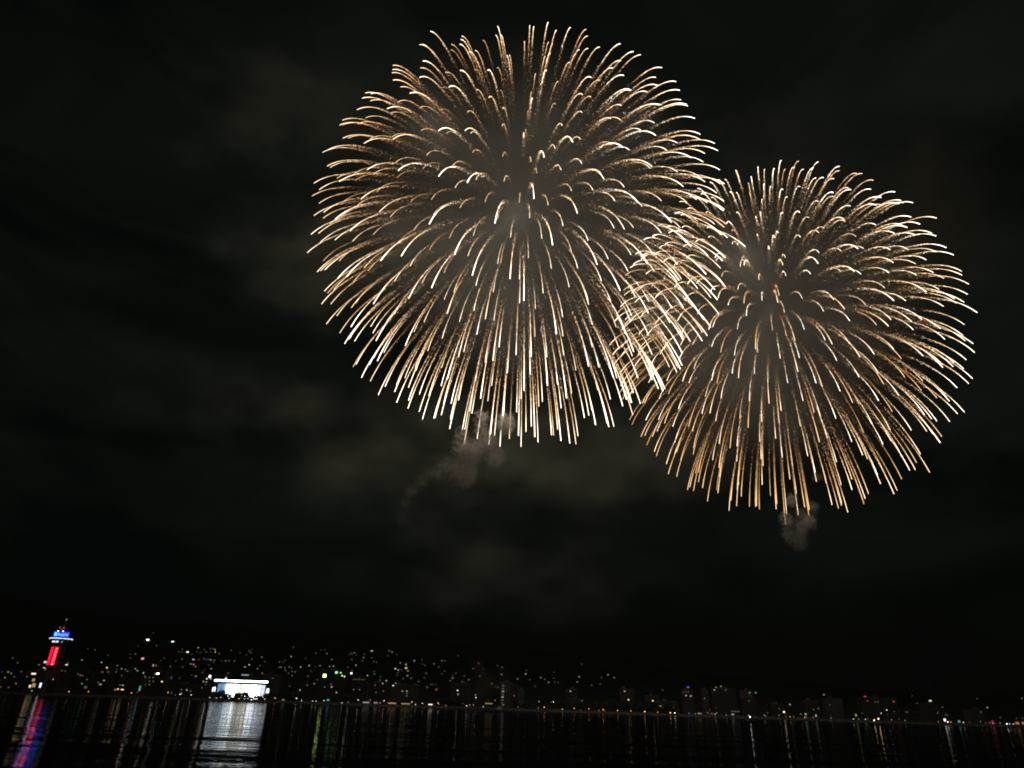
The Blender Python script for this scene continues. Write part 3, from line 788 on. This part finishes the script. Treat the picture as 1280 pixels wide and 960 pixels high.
def bollard(px, py, h, lev):
    p = at(px, py, 847.5)
    z = max(p.z, 3.0)
    root = thing("bollard_light", "low %s light on the sea wall %s" % (HUE_WORD[h], where(px)), "light", (p.x, 847.5, 2.75), "low lights on the sea wall")
    m = MB(); m.tube([(0, 0, 0), (0, 0, z - 2.75 - .1)], .16, 8); m.build("post", M_DARK, root)
    l = MB(); l.ball((0, -.1, z - 2.75 + .1), .36, 8, 6); l.build("lamp_head", lit(h, lev, 1.6), root)
kiosk_x = []
def kiosk(px, py, h, lev, w, hh):
    Y = 857.0
    c = at(px, py, Y)
    k = (c - CAM).dot(fwd) / FOC
    ww, wh = w * k * .92, max(hh * k * .6, .7)
    zc = max(c.z - 2.5, wh / 2 + .5)
    Hh = zc + wh / 2 + .9
    for q in kiosk_x:
        if abs(q[0] - c.x) < (q[1] + ww) / 2 + .8: Y += 4.5
    kiosk_x.append((c.x, ww))
    root = thing("kiosk", fit("small flat roofed kiosk with a %s lit front %s" % (HUE_WORD[h], where(px)), "small kiosk with a %s lit front %s" % (HUE_WORD[h], where(px))), "kiosk", (c.x, Y, 2.5), "lit kiosks on the promenade")
    m = MB(); m.box(-ww / 2 - .35, .2, 0, ww / 2 + .35, 3.2, Hh); m.build("wall", M_WALL[1], root)
    r = MB(); r.box(-ww / 2 - .8, -1.1, Hh, ww / 2 + .8, 3.5, Hh + .3); r.build("roof", M_ROOF, root)
    wn_ = MB(); wn_.box(-ww / 2, .05, zc - wh / 2, ww / 2, .19, zc + wh / 2); wn_.build("lit_window", lit(h, lev, .3), root)
    f = MB()
    for i in range(int(ww / 1.6) + 1):
        x = -ww / 2 + i * ww / max(int(ww / 1.6), 1)
        f.box(x - .07, -.02, zc - wh / 2, x + .07, .045, zc + wh / 2)
    f.build("window_frame", M_DARK, root)
for L_ in SHORE_L:
    px, py, h, lev = L_[:4]
    w, hh = (L_[4:] if len(L_) > 4 else (0, 0))
    if w >= 3.6 or hh >= 3.0: kiosk(px, py, h, lev, w, hh)
    else: lamp(px, py, h, lev, 1.25 if w else 1.0)

# ------------------------------------------------------------------ town blocks: built where a listed light meets one
cand = []
for row, (Yr, hmin, hmax) in enumerate(((884, 9, 17), (922, 12, 26), (972, 12, 30), (1040, 10, 26))):
    x = -1000 + random.uniform(0, 15)
    while x < 1150:
        w = random.uniform(13, 26)
        H = random.uniform(hmin, hmax)
        if x > 350: H *= .8
        cand.append(dict(x0=x, x1=x + w, Y=Yr + random.uniform(-3, 3), H=H, row=row, d=random.uniform(10, 15), L=[], style=random.randrange(4)))
        x += w + random.uniform(2, 14)
def blocked(c):
    if c["Y"] < 935 and c["x1"] > -345 and c["x0"] < -258: return True
    if c["x1"] > -566 and c["x0"] < -526 and c["Y"] < 935: return True
    return False
cand = [c for c in cand if not blocked(c)]
# the blocks one can make out in the photograph
def special(pxa, pxb, ptop, Y, style, name, label):
    a, b = at(pxa, ptop, Y), at(pxb, ptop, Y)
    nonlocal_c = dict(x0=a.x, x1=b.x, Y=Y, H=(a.z + b.z) / 2 - 2.5, row=-1, d=14, L=[], style=style, name=name, label=label)
    global cand
    cand = [c for c in cand if c["row"] == -1 or not (c["x1"] > nonlocal_c["x0"] - 2 and c["x0"] < nonlocal_c["x1"] + 2 and abs(c["Y"] - Y) < 34)]
    cand.append(nonlocal_c)
special(178, 208, 839, 884, 3, "hotel", "brown tiled hotel with rows of dim yellow windows and a bright rooftop lamp")
special(34, 49.5, 840, 880, 2, "office_building", "narrow building with a glowing yellow front and white sign below the tower")
special(50.5, 57, 841, 880, 2, "office_building", "slim block with a tall bluish white sign strip under the tower")
special(626, 638, 853, 900, 2, "apartment_building", "pale slim apartment tower with a column of lit stair windows near the firing barge")
special(441, 457, 848, 905, 1, "apartment_building", "wide dark block with faint lit roof edge right of the lime lights")
special(399, 433, 837.5, 905, 1, "hotel", "dark hotel crowned by bright lime and green lights right of the floodlit hall")
special(889, 919, 861, 905, 1, "hotel", "broad dark hotel with yellow rooftop lights right of the tree belt")
special(852, 866, 863, 905, 0, "apartment_building", "dark block with a blue rooftop light right of the tree belt")
special(122, 139, 832, 905, 3, "apartment_building", "brown block with three rows of lit windows right of the tower")
special(172, 178.6, 852, 876, 1, "office_building", "narrow block carrying an upright teal sign beside the brown hotel")
special(1076, 1120, 873, 960, 0, "apartment_building", "long dark block with two red rooftop lights near the right shore")
for z_ in range(7):
    TOWN_L.append((627.6 + .9 * (6 - z_) * .28, 857 + 3.6 * z_, "w", 1 if z_ not in (2, 4) else 2, 3, 1.6))
for z_ in range(4):
    for q in range(5): TOWN_L.append((442.5 + 3.1 * q, 849.2 + .10 * q, "y", 1, 3.2, .8)) if z_ == 0 else None

houses = []
cand.sort(key=lambda c: c["Y"])
for L_ in TOWN_L:
    px, py, h, lev = L_[:4]
    w, hh = (L_[4:] if len(L_) > 4 else (0, 0))
    hit = None
    for c in cand:
        p = at(px, py, c["Y"])
        if c["x0"] + .7 < p.x < c["x1"] - .7 and 3.2 < p.z < c["H"] + 2.5 - .6:
            hit = c; break
    if hit is not None:
        hit["L"].append((p, h, lev, w, hh))
        continue
    # no block in the way: a house on the slope, found by walking the line of sight
    best = None
    for Y in np.arange(1090, 3650, 6.0):
        p = at(px, py, float(Y))
        gap = p.z - float(height(p.x, p.y))
        if best is None or abs(gap - 3) < abs(best[0] - 3): best = (gap, p)
        if gap < 3.0: break
    gap, p = best
    houses.append((p, h, lev, w, hh, px))

def qualities(c):
    hs = {}
    for q in c["L"]:
        hs[HUE_WORD[q[1]]] = hs.get(HUE_WORD[q[1]], 0) + 1
    return " and ".join("%s %s" % (("one", "two", "three", "four", "five", "six", "seven", "eight", "nine", "ten")[min(n, 10) - 1] if n <= 10 else "many", k) for k, n in sorted(hs.items(), key=lambda t: -t[1])[:2])

for c in cand:
    if not c["L"]: continue
    w, H, d = c["x1"] - c["x0"], c["H"], c["d"]
    xc = (c["x0"] + c["x1"]) / 2
    px0, _ = to_px((xc, c["Y"], 5))
    size = "low" if H < 13 else "mid-rise" if H < 21 else "tall"
    g = height(xc, c["Y"]) if c["Y"] > 1000 else 2.5
    z0 = 2.5
    root = thing(c.get("name", "apartment_building"), c.get("label") or fit("%s dark block with %s lit windows %s" % (size, qualities(c), where(px0).replace("in front of", "behind")), "%s block, %s windows, %s" % (size.replace("mid-rise", "medium"), qualities(c).split(" and ")[0], where(px0).replace("in front of", "behind").replace("towards the right end of the shore", "near the right end").replace("between the tower and the floodlit hall", "left of the floodlit hall"))), c.get("name", "apartment_building").replace("_", " "), (xc, c["Y"], z0), "town blocks behind the shore")
    wm_ = M_WALL[c["style"]]
    b = MB(); b.box(-w / 2, .25, -1, w / 2, d, H)
    nf = max(2, int(H / 3.2)); fh = H / nf
    for k in range(nf + 1): b.box(-w / 2 - .1, -.05 if c["style"] % 2 else .1, k * fh - .14, w / 2 + .1, .25, k * fh + .14)
    nb = max(2, int(w / 4.2))
    for k in range(nb + 1):
        x = -w / 2 + k * w / nb
        b.box(x - .15, .05, -1, x + .15, .249, H - .15)
    b.build("wall", wm_, root)
    r = MB(); r.box(-w / 2 - .25, 0, H + .14, w / 2 + .25, d + .25, H + .85); rx = random.uniform(-w / 4, w / 4)
    r.box(rx - 2.2, d * .4, H + .85, rx + 2.2, d * .4 + 4, H + 3.2)
    r.build("roof", M_ROOF, root)
    made = []
    for p, h, lev, pw, ph in c["L"]:
        k = (p - CAM).dot(fwd) / FOC
        ww = pw * k * .85 if pw else 1.5; wh = ph * k * .8 if ph else 1.25
        x, z = p.x - xc, p.z - z0
        x = max(-w / 2 + ww / 2, min(w / 2 - ww / 2, x))
        f = MB(); f.box(x - ww / 2 - .12, -.16, z - wh / 2 - .12, x + ww / 2 + .12, .04, z + wh / 2 + .12)
        fo = f.build("window", M_DARK, root)
        m = MB(); m.box(x - ww / 2, -.24, z - wh / 2, x + ww / 2, -.165, z + wh / 2)
        m.build("lit_pane", lit(h, lev, 1.0 if pw else 1.25), fo)
        made.append((x, z))
    # dark windows between the lit ones
    for k in range(nf):
        for q in range(nb):
            if random.random() > .34: continue
            x, z = -w / 2 + (q + .5) * w / nb, k * fh + fh / 2
            if any(abs(x - a) < 2.4 and abs(z - e) < 1.9 for a, e in made): continue
            m = MB(); m.box(x - .75, .12, z - .6, x + .75, .24, z + .6); m.build("window", M_GLASSD, root)

# ------------------------------------------------------------------ hillside houses
hb = MB(); hb.box(-4.5, 0, -2.5, 4.5, 8, 4.6); hb.box(-4.5, -1.2, 2.0, 4.5, 0, 2.15)
ME_HB = hb.mesh("wall", M_WALL[0])
hr = MB(); hr.add([(-5.2, -.8, 4.62), (5.2, -.8, 4.62), (5.2, 8.8, 4.62), (-5.2, 8.8, 4.62), (-5.2, 4, 7.2), (5.2, 4, 7.2)], [(0, 1, 5, 4), (2, 3, 4, 5), (0, 4, 3), (1, 2, 5), (3, 2, 1, 0)])
ME_HR = hr.mesh("roof", M_TILE)
for p, h, lev, pw, ph, px in houses:
    far = (p.y / 900.0) ** 1.3 * (.35 if lev > 2 else .7) * random.choice((.55, .8, 1.15))
    g = float(height(p.x, p.y))
    up = max(p.z - g, 1.5)
    root = thing("hillside_house", "%s%s lit house on the hillside %s" % ({1: "dim ", 2: "", 3: "bright ", 4: "brilliantly "}[lev], HUE_WORD[h], where(px).replace("along the market promenade", "above the market promenade").replace("in front of", "behind").replace("of the shore", "of the slope").replace("between the tower and the floodlit hall", "left of the floodlit hall").replace("towards the right end of the slope", "towards the right")), "house", (p.x, p.y, g), "houses on the dark hillside")
    obj("wall", ME_HB, root); obj("roof", ME_HR, root)
    k = (p - CAM).dot(fwd) / FOC
    ww = min(max(pw * k * .8, 2.2), 8.6); wh = min(max(ph * k * .8, 1.7), 4.0)
    zc = min(max(up, wh / 2 + .2), 4.5 - wh / 2)
    m = MB(); m.box(-ww / 2, -.14, zc - wh / 2, ww / 2, -.02, zc + wh / 2)
    if zc - wh / 2 < 2.2 and zc + wh / 2 > 1.95:
        m = MB(); m.box(-ww / 2, -1.36, zc - wh / 2, ww / 2, -1.23, zc + wh / 2)
    m.build("lit_window", lit(h, lev, round(min(far, 6), 1)), root)

# ------------------------------------------------------------------ trees
def crown_mesh(seed, w, h, n):
    rg = np.random.default_rng(seed)
    m = MB()
    cl = [(rg.uniform(-.38, .38) * w, rg.uniform(-.3, .3) * w, h * (.22 + .62 * i_ / 15) * rg.uniform(.9, 1.1), rg.uniform(.16, .27) * w) for i_ in range(16)]
    for i in range(n):
        c = cl[rg.integers(0, len(cl))]
        d = rg.normal(0, 1, 3); d /= np.linalg.norm(d)
        r = c[3] * rg.random() ** .45
        p = np.array(c[:3]) + d * r * np.array((1, 1, .75))
        a = rg.normal(0, 1, (3, 3)); q, _ = np.linalg.qr(a)
        s = rg.uniform(.45, .9)
        e1, e2 = q[0] * s, q[1] * s * .6
        m.add([p - e1, p - e2, p + e1, p + e2], [(0, 1, 2, 3)])
    return m.mesh("crown", M_LEAF)
def trunk_mesh(seed, w, h):
    rg = np.random.default_rng(seed)
    m = MB(); m.tube([(0, 0, -.3), (.1, 0, h * .25), (-.1, .1, h * .55)], [.42, .32, .2], 7)
    for k in range(5):
        th = k * 1.3 + rg.random()
        m.tube([(0, 0, h * (.25 + .05 * k)), (math.cos(th) * w * .18, math.sin(th) * w * .18, h * (.45 + .05 * k)), (math.cos(th) * w * .33, math.sin(th) * w * .33, h * (.6 + .05 * k))], [.2, .13, .05], 5)
    return m.mesh("trunk", M_BARK)
TREES = [(crown_mesh(40 + i, w, h, 4200), trunk_mesh(50 + i, w, h), w, h) for i, (w, h) in enumerate(((15, 10.5), (12, 9), (17, 9.5), (9, 11)))]
def tree(px, Y, v, s, label, group):
    p = at(px, 872 + .033 * px, Y)
    c, t, w, h = TREES[v]
    root = thing("tree", label, "tree", (p.x, Y, 2.5), group, random.uniform(0, 6.28))
    root.scale = (s, s, s)
    obj("trunk", t, root); obj("crown", c, root)
for px, v, s, lab in ((272, 2, .85, "dark tree before the left end of the floodlit hall"), (283, 1, .6, "smaller dark tree beside the left end of the floodlit hall"), (296, 1, .75, "dark round tree left of the middle of the floodlit hall"), (304.5, 0, .7, "dark broad tree before the middle of the floodlit hall"),
                      (319, 1, .5, "low dark tree right of the middle of the floodlit hall"), (327, 2, .5, "low wide tree before the right half of the floodlit hall"), (339, 0, .75, "dark tree at the right end of the floodlit hall")):
    tree(px, 860.5, v, s, lab, "trees before the floodlit hall")
for k in range(15):
    tree(704 + 9.6 * k + random.uniform(-2, 2), 862 + (k % 2) * 5, k % 4, random.uniform(.75, 1.15), "dark tree in the belt behind the row of orange lamps", "trees of the dark belt")
for k, px in enumerate((352, 366, 381, 417, 431, 444, 560, 572, 646, 658)):
    tree(px, 866, k % 4, random.uniform(.7, 1.0), "dark tree on the promenade " + where(px), "trees along the promenade")

def hedge():
    rg = np.random.default_rng(77)
    m = MB()
    for i in range(5200):
        x = rg.uniform(-36, 36)
        top = 2.9 + .9 * math.sin(x * .31) + .6 * math.sin(x * .83 + 1)
        p = np.array((x, rg.uniform(-1.1, 1.1), rg.random() ** .7 * top + .1))
        q, _ = np.linalg.qr(rg.normal(0, 1, (3, 3)))
        k = rg.uniform(.3, .6)
        m.add([p - q[0] * k, p - q[1] * k * .6, p + q[0] * k, p + q[1] * k * .6], [(0, 1, 2, 3)])
    root = thing("hedge", "long dark uneven hedge along the foot of the floodlit hall", "hedge", (-303, 863.5, 2.5))
    m.build("foliage", M_LEAF, root)
    st = MB()
    for k in range(24): st.tube([(-35 + 3 * k, 0, 0), (-35 + 3 * k + .2, .1, 1.6)], [.07, .04], 5)
    st.build("stems", M_BARK, root)
hedge()

# ------------------------------------------------------------------ boats
def hull(m, l, w, h, sheer=.35):
    st = [(-.5, .82), (-.3, 1), (0, 1), (.25, .85), (.42, .42), (.5, .03)]
    b = len(m.v)
    for x, k in st:
        z = h + sheer * max(x, 0) * 2
        for yy, zz_ in ((-k * w / 2, z), (-k * w / 2 * .7, .1), (0, -.25), (k * w / 2 * .7, .1), (k * w / 2, z)):
            m.v.append((x * l, yy, zz_))
    for i in range(len(st) - 1):
        for k in range(4):
            m.f.append((b + i * 5 + k, b + i * 5 + k + 1, b + i * 5 + 6 + k, b + i * 5 + 5 + k)); m.fm.append(0)
        m.f.append((b + i * 5, b + i * 5 + 5, b + i * 5 + 9, b + i * 5 + 4)); m.fm.append(0)
    m.f.append((b, b + 1, b + 2, b + 3, b + 4)); m.fm.append(0)
def boat(label, px, py_light, Y, l, h, lights, rz):
    p = at(px, py_light, Y)
    root = thing("boat", label, "boat", (p.x, Y, 0), "boats on the bay", rz)
    m = MB(); hull(m, l, l * .3, h); m.build("hull", M_HULLD, root)
    c = MB(); c.box(-l * .22, -l * .1, h - .05, l * .1, l * .1, h + 1.5); c.build("cabin", M_HULL, root)
    g = MB(); g.box(l * .1, -l * .085, h + .6, l * .1 + .04, l * .085, h + 1.25); g.build("windscreen", M_GLASSD, root)
    r = MB(); r.box(-l * .25, -l * .115, h + 1.5, l * .13, l * .115, h + 1.62); r.build("cabin_roof", M_HULL, root)
    for dx, dz, hue, lev, rr in lights:
        a = MB(); a.tube([(dx, 0, h + 1.6 if dz > h + 1.6 else h), (dx, 0, dz)], .05, 5); mo = a.build("mast", M_DARK, root)
        q = MB(); q.ball((dx, 0, dz + rr * .8), rr, 8, 6); q.build("lamp", lit(hue, lev, 1.5), mo)
boat("small dark boat with one bluish white masthead light right of the tree belt", 938, 899.5, 416, 8.0, .75, [(0, max(at(938, 898.7, 416).z, 2.6), "c", 4, .26)], .15)
boat("dark boat with two warm deck lights on the right of the bay", 1097, 903, 555, 11, .9, [(-2.2, max(at(1094.4, 901.6, 555).z, 2.6), "y", 4, .3), (1.1, max(at(1099, 899, 555).z, 3.0), "y", 4, .36)], -.1)
boat("little boat with a small white light before the teal kiosk", 427, 881, 745, 6.5, .6, [(0, max(at(427, 880.4, 745).z, 2.3), "w", 3, .32)], .3)
boat("little boat with a bluish light before the floodlit hall", 313.7, 877.5, 735, 6.5, .6, [(0, max(at(313.7, 877, 735).z, 2.3), "c", 4, .30)], .2)

def barge():
    Y = 640
    a, b = at(560, 888, Y), at(634, 890, Y)
    w = b.x - a.x
    root = thing("firing_barge", "long low black barge carrying rows of mortar racks below the brown smoke", "barge", ((a.x + b.x) / 2, Y, 0))
    m = MB()
    pr = [(-w / 2, 1.5), (-w / 2 + 2.5, -.6), (w / 2 - 2.5, -.6), (w / 2, 1.5)]
    m.add([(x, y, z) for y in (-6, 6) for x, z in pr], [(0, 1, 2, 3), (7, 6, 5, 4), (0, 4, 5, 1), (1, 5, 6, 2), (2, 6, 7, 3), (3, 7, 4, 0)])
    m.build("hull", M_HULLD, root)
    for k in range(8):
        x = -w / 2 + 7 + k * (w - 20) / 7
        r = MB(); r.box(x - 1.9, -2.2, 1.5, x + 1.9, -2.0, 2.4); r.box(x - 1.9, 2.0, 1.5, x + 1.9, 2.2, 2.4); ro = r.build("mortar_rack", M_DECK, root)
        t = MB()
        for i in range(4):
            for j in range(4): t.tube([(x - 1.4 + .93 * i, -1.4 + .93 * j, 1.55), (x - 1.4 + .93 * i, -1.4 + .93 * j, 2.7)], .3, 8, False)
        t.build("mortar_tubes", M_DARK, ro)
    c = MB(); c.box(w / 2 - 8.5, -2.5, 1.52, w / 2 - 4.5, 2.5, 4.2); c.box(w / 2 - 8.9, -2.9, 4.2, w / 2 - 4.1, 2.9, 4.4); c.build("cabin", M_HULL, root)
    rl = MB()
    for y in (-5.8, 5.8):
        rl.tube([(-w / 2 + 1, y, 2.6), (w / 2 - 1, y, 2.6)], .04, 4)
        for k in range(14): rl.tube([(-w / 2 + 1 + k * (w - 2) / 13, y, 1.5), (-w / 2 + 1 + k * (w - 2) / 13, y, 2.6)], .04, 4)
    rl.build("railing", M_DARK, root)
    for px, py, lev in ((583.7, 882.4, 3), (587.5, 881.4, 2), (592, 881.2, 2), (579, 879.5, 1)):
        p = at(px, py, Y)
        q = MB(); q.tube([(p.x - root.location.x, -5.0, 1.5), (p.x - root.location.x, -5.0, p.z - .2)], .06, 5); qo = q.build("lamp_post", M_DARK, root)
        q = MB(); q.ball((p.x - root.location.x, -5.0, p.z), .34, 8, 6); q.build("lamp_head", lit("w", lev, 1.4), qo)
barge()
